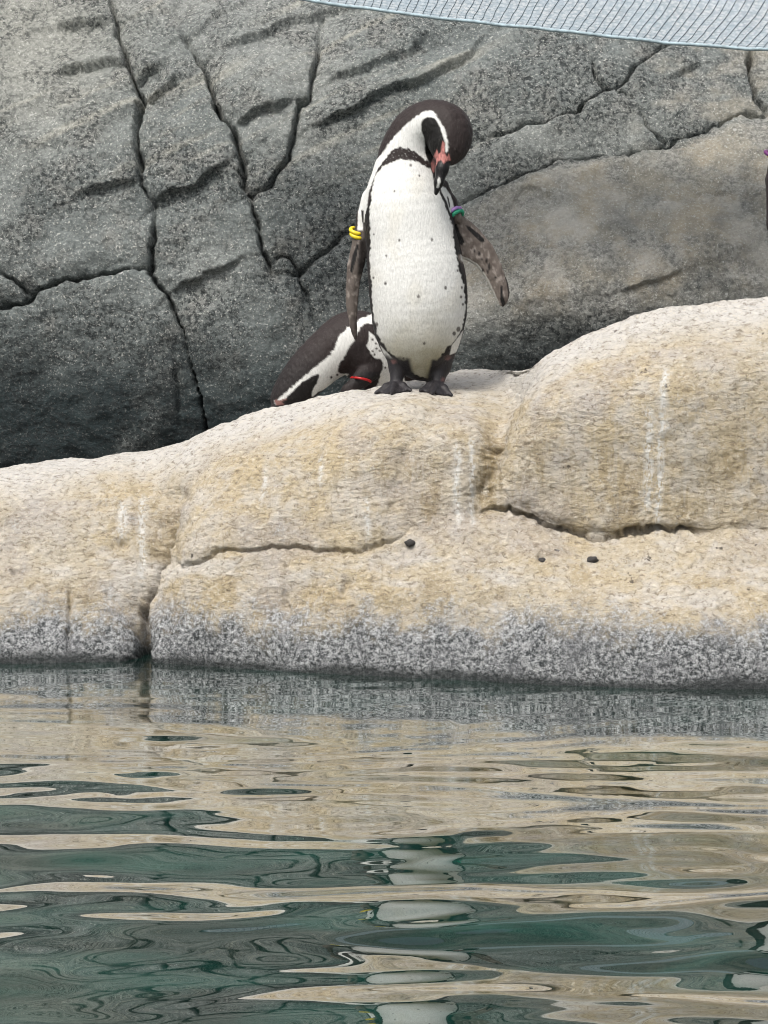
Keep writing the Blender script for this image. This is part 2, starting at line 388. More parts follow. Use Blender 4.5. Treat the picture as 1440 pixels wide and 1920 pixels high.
D += np.minimum(wet, 1) * (0.0038 * np.abs(gnoise(LX * 75, LY * 75, LZ * 75, 6)) + 0.0022 * gnoise(LX * 140, LY * 140, LZ * 140, 7) - 0.002)
G = groove([(318, 960), (306, 1010), (297, 1045), (286, 1090), (271, 1140), (266, 1200), (263, 1260), (262, 1340)], 5.5, 0.055, 4.5, 0.35, step=-0.012, step_len=80, taper=False) * smooth(940, 1050, PY)
G += groove([(262, 1150), (266, 1200), (268, 1260), (268, 1340)], 13, 0.06, 1.5, 0.0, taper=False) * smooth(1140, 1215, PY)
G += groove([(345, 900), (325, 940), (312, 985), (300, 1040)], 20, 0.016, 2.0, 0.4)
G += groove([(300, 1052), (345, 1060), (420, 1040), (480, 1026), (560, 1026), (640, 1040), (700, 1028), (735, 1012), (772, 992)], 2.8, 0.012, 4, 0.25, step=-0.002)
G += groove([(655, 1075), (645, 1100), (632, 1125)], 5, 0.014)
G += groove([(868, 742), (815, 778), (770, 820), (745, 880), (742, 940), (735, 990)], 14, 0.006, 3, 0.7)
G += groove([(985, 700), (945, 745), (932, 790), (925, 850), (912, 905), (895, 955)], 14, 0.022, 2.4, 0.6)
G += groove([(885, 962), (915, 952), (950, 950), (990, 962), (1012, 978), (1060, 996), (1120, 1006), (1160, 1004), (1200, 994), (1240, 990), (1300, 994), (1350, 1003)], 3.4, 0.022, 3, 0.15, step=-0.003, step_len=40)
G += groove([(1280, 1060), (1330, 1050), (1400, 1058), (1470, 1050)], 5, 0.006)
G += groove([(540, 1100), (538, 1130), (536, 1152)], 5, 0.012)
G += groove([(130, 1090), (132, 1140), (128, 1240)], 4, 0.012)
for (hx, hy, hr, hd) in ((1015, 1052, 7, .014), (230, 1018, 9, .014), (27, 1072, 6, .012), (925, 835, 8, .014), (545, 833, 6, .008)):
    G += -hd * np.exp(-(np.hypot(PX - hx, PY - hy) / hr) ** 2)
D = D + G * front
LX2, LY2, LZ2 = LX + N[..., 0] * D, LY + N[..., 1] * D, LZ + N[..., 2] * D
PX2, PY2 = proj(LX2, LY2, LZ2)
def streak(x, y0, y1, w, drift=0.0, seed=0):
    c = x + drift * (PY - y0) / (y1 - y0) + 7 * gnoise(PY / 45, PY * 0, seed * 3.7, 50 + seed) + 3 * gnoise(PX / 14, PY / 9, seed * 1.7, 90)
    return np.exp(-((PX - c) / w) ** 2) * smooth(y0 - 8, y0 + 15, PY) * smooth(y1 + 25, y1 - 25, PY)
guano = np.zeros_like(PX)
for i, a in enumerate([(1246, 690, 1000, 7, -14), (856, 830, 985, 6, 0), (884, 818, 980, 5, 2), (1218, 760, 960, 9, -4), (598, 850, 905, 4, 0),
                       (495, 880, 940, 5, -3), (268, 930, 1090, 7, -6), (232, 940, 1010, 10, -4), (690, 930, 1010, 5, 0), (205, 1090, 1130, 4, 0)]):
    guano = np.maximum(guano, streak(a[0], a[1], a[2], a[3], a[4], i))
guano = np.clip(guano, 0, 1) * front
soak = smooth(0.026, 0.004, LZ2 + 0.012 * fbm(LX2 * 9, LY2 * 9, LZ2 * 3, 3, 66))
brown = np.exp(-((PX - 918 - 10 * gnoise(PY / 40, PY * 0, .2, 60)) / 26) ** 2) * smooth(770, 820, PY) * smooth(1000, 930, PY)
brown = np.maximum(brown, 0.7 * np.exp(-((PX - 296) / 28) ** 2) * smooth(900, 960, PY) * smooth(1080, 1020, PY))
brown = np.maximum(brown, 0.75 * smooth(0.05, 0.5, fbm(PX / 60, PY / 190, 3.1, 4, 61)) * smooth(640, 730, PX + 0 * PY) * smooth(790, 880, PY) * smooth(1010, 960, PY))
brown = np.maximum(brown, 0.5 * smooth(0.0, 0.5, fbm(PX / 80, PY / 120, 8.1, 3, 62)) * smooth(1010, 1100, PY) * smooth(1160, 1120, PY)) * front
pale = np.clip(N[..., 2] * 0 + smooth(0.05, 0.45, fbm(PX / 130, PY / 45, 4.4, 4, 63)) * smooth(1010, 1060, PY) * smooth(1180, 1130, PY) * 0.55
               + 0.9 * smooth(70, 8, PY - np.interp(PX, U, proj(LX[np.arange(NU), NVC], LY[np.arange(NU), NVC], LZ[np.arange(NU), NVC])[1]) + 16 * fbm(PX / 60, PY / 60, 7.7, 3, 64)), 0, 1)
pale[:, NVC:] = 0.8
ledge = mesh_obj('rock_ledge', np.stack([LX2, LY2, LZ2], -1).reshape(-1, 3), grid_quads(NU, NV, True), M_LEDGE,
                 attrs={'wet': wet.ravel(), 'guano': guano.ravel(), 'brown': brown.ravel(), 'pale': pale.ravel(), 'soak': soak.ravel()})
tag(ledge, 'rounded tan rock ledge rising from the water, crusted grey at the waterline', 'rock ledge')
def ledge_at(px, py):
    """the ledge point seen at a pixel"""
    d = np.hypot(PX2 - px, PY2 - py) + 1e6 * (1 - front)
    i = np.unravel_index(np.argmin(d), d.shape)
    return np.array([LX2[i], LY2[i], LZ2[i]]), N[i]
def ledge_height(x, y):
    d = (LX2 - x) ** 2 + (LY2 - y) ** 2 - 0.0002 * (LZ2 > 0.2)
    i = np.unravel_index(np.argmin(d), d.shape); return LZ2[i]

# ------------------------------------------------------------------ the wall behind
wu = np.arange(-520, 1981, 3.3); wv = np.concatenate([np.arange(1000, 880, -12.0), np.arange(880, -30, -3.0), np.arange(-30, -420, -9.0), np.arange(-420, -960, -30.0)])
PX, PY = np.meshgrid(wu, wv, indexing='ij')
JX = 8 * fbm(PX / 45, PY / 45, 0.7, 4, 131, 0.6); JY = 8 * fbm(PX / 45, PY / 45, 6.3, 4, 132, 0.6)
base = np.interp(wv, [-1500, -420, -200, 0, 150, 320, 480, 620, 760, 900, 1000][::1], [8.9, 7.35, 6.88, 6.50, 6.30, 6.16, 6.09, 6.07, 6.09, 6.15, 6.2])
base = gauss1d(base, 12, 0)
BY = base[None, :] + 0 * PX + 0.05 * gnoise(PX / 420, PY / 420, 0.2, 101)
# the right-hand slab lies lower, leans back and comes forward under its own crack
slabline = np.interp(PX, [-600, 860, 940, 1000, 1110, 1250, 1310, 1390, 1990], [900, 388, 345, 320, 290, 270, 250, 215, 180])
slab = smooth(0, 30, PY - slabline) * smooth(780, 900, PX)
BY -= slab * (0.01 + 0.15 * smooth(0, 250, PY - slabline)) * smooth(860, 560, PY + 0.13 * (PX - 1100))
WX, WY, WZ = W(PX, PY, BY)
N2 = surf_normals(WX, WY, WZ)
if N2[200, 200, 1] > 0: N2 = -N2
D = 0.020 * gnoise(WX * 3.2, WY * 3.2, WZ * 3.2, 111) + 0.010 * gnoise(WX * 8, WY * 8, WZ * 8 - WX * 3, 112)
D += 0.007 * gnoise(WX * 20, WY * 20, WZ * 24, 113) + 0.0045 * np.abs(gnoise(WX * 55, WY * 55, WZ * 55, 114)) + 0.003 * gnoise(WX * 100, WY * 100, WZ * 100, 115)
strata = gnoise((WX * 0.5 + WZ * 0.0) * 2.5, (WZ - 0.42 * WX) * 13, 0.3, 116)
saw = (WZ - 0.44 * WX) * 7.5 + 0.9 * fbm(WX * 3, WZ * 3, 0.5, 3, 117); saw = saw - np.floor(saw)
terr = (smooth(0.0, 0.06, saw) - saw) * smooth(-0.15, 0.35, gnoise(WX * 2.2, WZ * 2.6, 7.5, 118))
D += 0.015 * terr * smooth(520, 380, PY) * smooth(150, 330, PX) * smooth(1150, 950, PX)
D += 0.008 * strata * smooth(700, 380, PY) * smooth(-200, 120, PX) * smooth(1000, 860, PX)
LINES = [
    # (points, half width px, depth m, step m)
    ([(200, -60), (212, 20), (228, 80), (240, 125), (250, 152), (262, 182), (250, 240), (261, 300), (267, 345), (285, 382)], 4.5, 0.055, 0.012),
    ([(285, 382), (289, 425), (280, 470), (284, 515), (318, 553), (338, 600), (352, 660)], 5.0, 0.040, 0.010),
    ([(352, 660), (372, 728), (388, 805), (395, 860)], 3.2, 0.030, 0.0),
    ([(250, 154), (272, 134), (302, 118)], 6, 0.035, -0.012),
    ([(262, 192), (300, 165), (345, 140)], 4, 0.016, -0.010),
    ([(345, 66), (368, 104), (384, 128), (400, 176), (424, 225), (450, 275), (456, 300), (455, 340), (468, 362)], 5.5, 0.065, 0.012),
    ([(468, 362), (478, 400), (488, 448), (505, 488), (510, 515)], 4.5, 0.045, 0.010),
    ([(506, 490), (528, 478), (545, 482), (560, 510), (576, 545), (590, 600)], 4, 0.025, 0.008),
    ([(602, 20), (597, 90), (588, 150), (580, 180), (562, 192), (556, 245), (540, 290), (520, 325), (500, 350), (468, 362)], 3.8, 0.035, 0.009),
    ([(-200, 610), (0, 575), (45, 560), (75, 543), (110, 526), (150, 520), (190, 510), (240, 503), (278, 505)], 5.5, 0.055, 0.016),
    ([(-10, 505), (25, 522), (50, 556)], 5, 0.028, 0.006),
    ([(100, 132), (140, 126), (200, 121), (246, 122)], 5, 0.024, -0.014),
    ([(95, 52), (150, 42), (212, 38)], 5, 0.018, -0.012),
    ([(130, 375), (180, 352), (230, 345), (265, 335)], 8, 0.014, -0.012),
    ([(288, 380), (310, 362), (370, 345), (445, 292)], 6, 0.020, -0.014),
    ([(320, 555), (350, 530), (400, 510), (470, 480)], 9, 0.020, -0.012),
    ([(434, 228), (470, 212), (500, 200), (560, 190)], 6, 0.020, -0.014),
    ([(560, 245), (640, 215), (720, 172), (790, 150), (860, 110), (930, 50)], 4.5, 0.018, -0.014),
    ([(400, 100), (470, 70), (540, 40), (640, 18), (690, 24)], 6, 0.020, -0.012),
    ([(516, 512), (560, 515), (600, 480), (645, 440), (680, 420)], 7, 0.028, 0.010),
    ([(600, 160), (680, 130), (760, 100), (830, 60)], 5, 0.014, -0.010),
    ([(880, 264), (945, 242), (1010, 226), (1080, 206), (1100, 185), (1130, 166), (1165, 156), (1210, 112), (1262, 74), (1300, 40)], 4.4, 0.038, 0.010),
    ([(1106, 100), (1124, 142), (1145, 163), (1182, 182)], 4.2, 0.034, 0.0),
    ([(845, 392), (900, 362), (945, 342), (1000, 320), (1060, 300), (1110, 289), (1180, 288), (1250, 270), (1310, 250), (1390, 214), (1450, 208), (1560, 190)], 3.6, 0.036, 0.008),
    ([(1206, 215), (1228, 246), (1252, 270)], 4, 0.026, 0.0),
    ([(1404, 60), (1412, 130), (1422, 175), (1442, 206)], 6, 0.050, 0.010),
    ([(1240, 150), (1290, 130), (1320, 118)], 6, 0.016, -0.008),
    ([(1230, 380), (1320, 365), (1400, 350)], 5, 0.006, 0.003),
    ([(1150, 545), (1220, 530), (1290, 505)], 5, 0.010, -0.006),
    ([(330, 650), (334, 720), (338, 800)], 6, 0.010, 0.004),
]
for pts, w, dep, st in LINES:
    d, s, al = polyline_dist(PX + JX, PY + JY, pts)
    tp = np.clip(np.minimum(al, 1 - al) * 5, 0.25, 1)
    lip = st < 0; dep = dep * (0.55 if lip else 1.35)
    wv_ = (0.45 if lip else 0.88) * w * (0.85 + 0.6 * gnoise(PX / 40, PY / 40, 2.0, 140))
    D += -dep * tp * np.exp(-(d / wv_) ** 2) - 0.16 * dep * np.exp(-(d / (4 * w)) ** 2) + (1.25 if lip else 1.3) * st * s * np.exp(-d / 55) * smooth(0, (0.6 if lip else 2) * w, d) * tp
WX, WY, WZ = WX + N2[..., 0] * D, WY + N2[..., 1] * D, WZ + N2[..., 2] * D
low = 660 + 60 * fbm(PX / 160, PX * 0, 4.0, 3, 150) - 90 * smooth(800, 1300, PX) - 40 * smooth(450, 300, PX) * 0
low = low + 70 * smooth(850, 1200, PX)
algae_shade = smooth(low - 130, low + 120, PY + 40 * fbm(PX / 70, PY / 70, 1.0, 3, 151))  # damp stain plus shade of the recess, painted darker towards the wall's foot
algae_shade = np.maximum(algae_shade, 0.35 * smooth(0.1, 0.6, fbm(PX / 120, PY / 80, 9.0, 3, 152)) * smooth(250, 420, PY))
tan = np.maximum(1.15 * slab * smooth(640, 520, PY + 0.1 * (PX - 1100)) * (0.55 + 0.45 * smooth(-0.2, 0.4, fbm(PX / 90, PY / 90, 5.0, 3, 153))), 0.55 * smooth(1150, 1260, PX) * smooth(-0.25, 0.25, fbm(PX / 110, PY / 60, 5.6, 3, 154)) * smooth(420, 250, PY))
pale = 0.75 * smooth(0.15, 0.6, fbm((PX + 1.7 * PY) / 140, (PY + 0.42 * PX) / 26, 2.0, 4, 155)) * smooth(420, 200, PY) * smooth(1000, 800, PX)
pale = np.maximum(pale, 0.5 * smooth(420, 0, PX) * smooth(400, 60, PY))
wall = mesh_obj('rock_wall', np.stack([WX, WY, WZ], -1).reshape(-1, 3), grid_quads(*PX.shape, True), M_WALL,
                attrs={'algae_shade': algae_shade.ravel(), 'tan': tan.ravel(), 'pale': pale.ravel()})
tag(wall, 'cracked dark grey artificial rock wall behind the penguins', 'rock wall')
# the floor of the gully between ledge and wall
tag(sheet('path', -6, 6, 4.9, 7.6, 0.02, mat_plain('gully_floor', (0.10, 0.10, 0.095), 0.9, 12.0, 0.4, 0.4)), kind='structure')

# ------------------------------------------------------------------ penguins: one continuous skin each, from a distance field
def seg_sd(X, Y, Z, a, b, sy=1.0):
    ax, ay, az, ra = a; bx, by, bz, rb = b
    dx, dy, dz = bx - ax, (by - ay) / sy, bz - az
    px, py, pz = X - ax, (Y - ay) / sy, Z - az
    t = np.clip((px * dx + py * dy + pz * dz) / (dx * dx + dy * dy + dz * dz + 1e-9), 0, 1)
    return np.sqrt((px - t * dx) ** 2 + (py - t * dy) ** 2 + (pz - t * dz) ** 2) - (ra + (rb - ra) * t)
def smin(a, b, k):
    h = np.clip(0.5 + 0.5 * (b - a) / k, 0, 1); return b + (a - b) * h - k * h * (1 - h)
def surface_nets(F, lo, step):
    """zero level of F as a quad mesh"""
    nx, ny, nz = F.shape; S = F < 0
    cx, cy, cz = nx - 1, ny - 1, nz - 1
    acc = np.zeros((cx, cy, cz, 3), np.float32); cnt = np.zeros((cx, cy, cz), np.float32)
    off = [(i, j, k) for i in (0, 1) for j in (0, 1) for k in (0, 1)]
    sl = lambda o: (slice(o[0], o[0] + cx), slice(o[1], o[1] + cy), slice(o[2], o[2] + cz))
    for o in off:
        for ax in range(3):
            if o[ax]: continue
            q = list(o); q[ax] = 1
            fa, fb = F[sl(o)], F[sl(q)]
            m = (fa < 0) != (fb < 0)
            idx = np.nonzero(m)
            t = fa[idx] / (fa[idx] - fb[idx])
            p = np.zeros((len(t), 3), np.float32); p[:] = o; p[:, ax] = t
            acc[idx] += p; cnt[idx] += 1
    act = cnt > 0; ids = np.full((cx, cy, cz), -1, np.int64); ids[act] = np.arange(act.sum())
    V = acc[act] / cnt[act][:, None] + np.stack(np.nonzero(act), -1)
    quads = []
    for ax in range(3):
        b, c = (ax + 1) % 3, (ax + 2) % 3
        s0 = [slice(None)] * 3; s1 = [slice(None)] * 3; s0[ax] = slice(0, -1); s1[ax] = slice(1, None)
        a_, b_ = S[tuple(s0)], S[tuple(s1)]
        idx = np.stack(np.nonzero(a_ != b_), -1)
        ok = (idx[:, b] > 0) & (idx[:, c] > 0) & (idx[:, b] < F.shape[b] - 1) & (idx[:, c] < F.shape[c] - 1)
        idx = idx[ok]; fl = a_[tuple(idx.T)]
        e = np.zeros(3, int); eb = e.copy(); eb[b] = 1; ec = e.copy(); ec[c] = 1
        g = lambda d: ids[tuple((idx - d).T)]
        q = np.stack([g(eb + ec), g(ec), g(e), g(eb)], -1)
        q[~fl] = q[~fl][:, ::-1]
        quads.append(q)
    return V * step + np.array(lo), np.concatenate(quads)
def dense(pts, sub=4):
    a = np.array(pts, float); out = []
    for i in range(len(a) - 1):
        p0, p1, p2, p3 = a[max(i - 1, 0)], a[i], a[i + 1], a[min(i + 2, len(a) - 1)]
        for t in np.arange(sub) / sub:
            out.append(0.5 * (2 * p1 + (p2 - p0) * t + (2 * p0 - 5 * p1 + 4 * p2 - p3) * t * t + (3 * p1 - p0 - 3 * p2 + p3) * t ** 3))
    return [tuple(p) for p in out] + [tuple(a[-1])]
def build_field(chains, blades, lo, hi, step):
    ax = [np.arange(lo[i], hi[i], step, dtype=np.float32) for i in range(3)]
    F = np.full([len(a) for a in ax], 60.0, np.float32)
    def region(l, h):
        s = tuple(slice(max(0, np.searchsorted(ax[i], l[i])), np.searchsorted(ax[i], h[i])) for i in range(3))
        g = np.meshgrid(*[ax[i][s[i]] for i in range(3)], indexing='ij'); return s, g
    for pts, k, sy in chains:
        if max(p[3] for p in pts) > 35 and len(pts) > 3:
            pts = dense(pts)
        a = np.array(pts, float); R = a[:, 3].max() + 3 * k + 6
        s, g = region(a[:, :3].min(0) - R, a[:, :3].max(0) + R)
        d = None
        for i in range(len(pts) - 1):
            q = seg_sd(*g, pts[i], pts[i + 1], sy); d = q if d is None else (np.minimum(d, q) if len(pts) > 12 else smin(d, q, 6.0))
        F[s] = smin(F[s], d, k)
    for poly, plane, th, k in blades:
        a = np.array(poly, float); m = th + 3 * k + 8
        dep = plane[0] + plane[1] * a[:, 0] + plane[2] * a[:, 1]
        s, g = region((a[:, 0].min() - m, dep.min() - m, a[:, 1].min() - m), (a[:, 0].max() + m, dep.max() + m, a[:, 1].max() + m))
        X2, Z2 = g[0][:, 0, :], g[2][:, 0, :]
        sd = poly_sd(X2, Z2, poly)[:, None, :]
        w = np.abs(g[1] - (plane[0] + plane[1] * g[0] + plane[2] * g[2]))
        t_ = th * np.sqrt(np.clip(-sd / 11.0, 0.04, 1))
        q = np.minimum(np.maximum(sd, w - t_), 0) + np.hypot(np.maximum(sd, 0), np.maximum(w - t_, 0))
        F[s] = smin(F[s], q, k)
    return F
def skin(name, chains, blades, paint, lo, hi, step, scale, origin_px, parent):
    """chains and blades use photograph pixels (x right, y depth, z row down)"""
    F = build_field(chains, blades, lo, hi, step)
    V, Q = surface_nets(F, lo, step)
    # two light smoothing passes
    e = np.concatenate([Q[:, [0, 1]], Q[:, [1, 2]], Q[:, [2, 3]], Q[:, [3, 0]]])
    deg = np.bincount(e[:, 0], minlength=len(V))[:, None]
    for _ in range(3):
        A = np.stack([np.bincount(e[:, 0], V[e[:, 1], i], len(V)) for i in range(3)], -1)
        V = 0.5 * V + 0.5 * A / deg
    V0 = V
    # normals in pixel space
    fn = np.cross(V[Q[:, 2]] - V[Q[:, 0]], V[Q[:, 3]] - V[Q[:, 1]])
    n = np.zeros_like(V)
    for i in range(4):
        for c in range(3): n[:, c] += np.bincount(Q[:, i], fn[:, c], len(V))
    n /= np.linalg.norm(n, axis=1)[:, None] + 1e-9
    gi = np.clip(((V - np.array(lo)) / step).round().astype(int), 1, np.array(F.shape) - 2)
    gr = np.stack([F[gi[:, 0] + 1, gi[:, 1], gi[:, 2]] - F[gi[:, 0] - 1, gi[:, 1], gi[:, 2]], F[gi[:, 0], gi[:, 1] + 1, gi[:, 2]] - F[gi[:, 0], gi[:, 1] - 1, gi[:, 2]],
                   F[gi[:, 0], gi[:, 1], gi[:, 2] + 1] - F[gi[:, 0], gi[:, 1], gi[:, 2] - 1]], -1)
    if (gr * n).sum() < 0: n = -n
    col, bare, damp = paint(V[:, 0], V[:, 2], V[:, 1], n)
    ruffle = 0.9 * gnoise(V[:, 0] / 4.2, V[:, 1] / 4.2, V[:, 2] / 7.5, 260) + 1.3 * gnoise(V[:, 0] / 16, V[:, 1] / 16, V[:, 2] / 22, 261)
    V = V + n * (ruffle * (1 - bare) * (1 - 0.8 * (col.mean(1) > 0.3)))[:, None]
    L = np.stack([(V[:, 0] - origin_px[0]) * scale, V[:, 1] * scale, (origin_px[1] - V[:, 2]) * scale], -1)
    # orient faces outwards (z is mirrored)
    fn2 = np.cross(L[Q[:, 2]] - L[Q[:, 0]], L[Q[:, 3]] - L[Q[:, 1]])
    ln = np.stack([n[:, 0], n[:, 1], -n[:, 2]], -1)
    if (fn2 * ln[Q[:, 0]]).sum() < 0: Q = Q[:, ::-1]
    return mesh_obj(name, L, Q, M_FEATHER, parent, attrs={'plumage': col, 'bare': bare, 'damp': damp})

BROWN, BLACK, WHITE, GREYB, FOOT, PINK = lin(44, 36, 35) , lin(30, 26, 26), np.array([.71, .71, .685]), lin(106, 97, 91), lin(38, 36, 39), lin(188, 122, 116)
def blend(col, mask, c):
    m = np.clip(np.asarray(mask, float), 0, 1)[:, None]; col[:] = col * (1 - m) + np.asarray(c) * m
def pm(x, z, poly, soft=1.2, jit=1.6, js=7.0, seed=0):
    jx = jit * gnoise(x / js, z / js, 0.5 + 0 * x, 200 + seed); jz = jit * gnoise(x / js, z / js, 4.5 + 0 * x, 201 + seed)
    return smooth(soft, -soft, poly_sd(x + jx, z + jz, poly))

def wing_band(name, parent, centre, axis, R, r, mat, oval=1.0):
    """a closed rubber ring round a flipper; centre in the parent's local metres"""
    th = np.linspace(0, 2 * math.pi, 40, endpoint=False)
    pts = np.stack([R * np.cos(th), R * oval * np.sin(th), 0 * th], -1)
    V, Q = tube(pts, r, 10, True)
    o = mesh_obj(name, V, Q, mat, parent)
    o.location = centre; o.rotation_mode = 'QUATERNION'; o.rotation_quaternion = Vector(axis).to_track_quat('Z', 'Y')
    return o
M_YEL = mat_plain('yellow_rubber', tuple(lin(225, 200, 45)), 0.35, 60, 0.1); M_PUR = mat_plain('lilac_rubber', tuple(lin(165, 130, 190)), 0.35, 60, 0.1)
M_GRN = mat_plain('green_rubber', tuple(lin(45, 150, 115)), 0.35, 60, 0.1); M_RED = mat_plain('red_rubber', tuple(lin(165, 22, 24)), 0.35, 60, 0.1)
M_DPUR = mat_plain('purple_rubber', tuple(lin(95, 45, 95)), 0.35, 60, 0.1)
def feet(l, r):
    """toes, webs and shanks; each foot as (shank points, heel, toe tips)"""
    out = []
    for shank, heel, toes in (l, r):
        out.append((shank, 6.0, 1.0))
        hx, hy, hz = heel
        for (tx, ty, tz) in toes:
            out.append(([(hx, hy, hz, 9.0), ((hx + tx) / 2, (hy + ty) / 2, (hz + tz) / 2 - 3.0, 6.0), (tx, ty, tz, 4.2)], 3.0, 1.0))
            ex, ey = tx + (tx - hx) * 0.16, ty + (ty - hy) * 0.16
            out.append(([(tx, ty, tz - 1.5, 3.0), (ex, ey, tz + 2.0, 1.2)], 1.0, 1.0))
        for a, b in zip(toes[:-1], toes[1:]):          # webs between neighbouring toes
            for f in (0.25, 0.5, 0.75):
                mx, my, mz = (a[i] * (1 - f) + b[i] * f for i in range(3))
                mx, my = hx + (mx - hx) * 0.86, hy + (my - hy) * 0.86
                out.append(([(hx, hy, hz, 6.0), (mx, my, mz + 1.0, 3.4)], 4.0, 1.0))
    return out

# --- first penguin: upright, head bent down to preen
p1_pt, _ = ledge_at(778, 733)
s1 = p1_pt[1] / FPX * 1.005
p1y = p1_pt[1] + 0.05; p1x = W(778, 735, p1y)[0]
p1 = empty('penguin', (p1x, p1y, ledge_height(p1x, p1y - 0.03) - 0.002), 'standing penguin with white belly, head bent down preening, yellow bands on one flipper', 'penguin', 'penguins on the ledge')
def gnd(px, dep):
    """row of the rock under a point of the first penguin"""
    return 735 - (ledge_height(p1x + (px - 778) * s1, p1y + dep * s1) - p1.location.z) / s1
CH1 = [
    ([(762, 0, 338, 64), (762, -2, 400, 82), (772, -6, 465, 86), (781, -10, 525, 91), (785, -10, 570, 91), (785, -4, 615, 83), (788, 2, 655, 60), (796, 6, 688, 30)], 10.0, 0.92),
    ([(798, 14, 690, 22), (806, 50, 715, 9)], 8.0, 1.0),                                              # tail
    ([(761, 0, 335, 60), (762, -4, 292, 50), (777, -10, 256, 44.5), (806, -20, 240, 43.5), (836, -34, 252, 46), (840, -48, 280, 37), (834, -60, 300, 21)], 6.0, 0.92),
    ([(831, -66, 300, 15), (826, -76, 328, 11.5), (820, -82, 352, 8.5), (815, -83, 372, 4.2)], 4.0, 1.0),   # bill
    ([(820, 0, 362, 24), (838, 2, 385, 17), (856, 0, 412, 11)], 5.0, 1.0),                              # right wing root
    ([(700, 6, 380, 24), (684, 2, 410, 15), (675, -2, 440, 10)], 5.0, 1.0),
    ([(748, -6, 655, 26), (747, -14, 690, 18)], 8.0, 1.0),
    ([(828, -4, 648, 28), (827, -12, 688, 19)], 8.0, 1.0)]
toe = lambda px, dep: (px, dep, gnd(px, dep) - 3.5)
CH1 += feet(([(746, -14, 690, 17), (743, -24, 714, 12)], (742, -24, min(722, gnd(742, -24) - 8)), [toe(706, -52), toe(734, -78), toe(768, -62)]),
            ([(826, -12, 688, 19), (821, -24, 714, 13)], (820, -24, min(722, gnd(820, -24) - 8)), [toe(788, -62), toe(809, -82), toe(844, -60)]))
BL1 = [([(848, 408), (862, 402), (880, 417), (904, 439), (924, 464), (941, 498), (951, 528), (957, 552), (954, 568), (944, 580), (935, 575), (925, 556), (914, 533), (904, 516), (893, 502), (878, 493), (862, 486), (856, 472), (852, 445)],
        (-10.0, 0.02, 0.0), 7.0, 4.0),
       ([(665, 430), (683, 432), (687, 470), (683, 505), (675, 532), (670, 580), (669, 640), (664, 641), (656, 618), (649, 580), (647, 545), (651, 502), (659, 462)],
        (-8.0, 0.0, 0.0), 9.0, 4.0)]
BELLY1 = [(806, 326), (818, 358), (832, 388), (846, 428), (851, 470), (858, 505), (868, 540), (871, 590), (866, 618), (852, 640), (838, 654), (826, 668), (806, 715), (770, 700), (752, 682), (728, 660), (708, 632), (701, 600), (697, 555), (694, 500),
          (694, 440), (694, 395), (696, 368), (703, 340), (715, 320), (745, 309), (770, 309), (790, 317)]
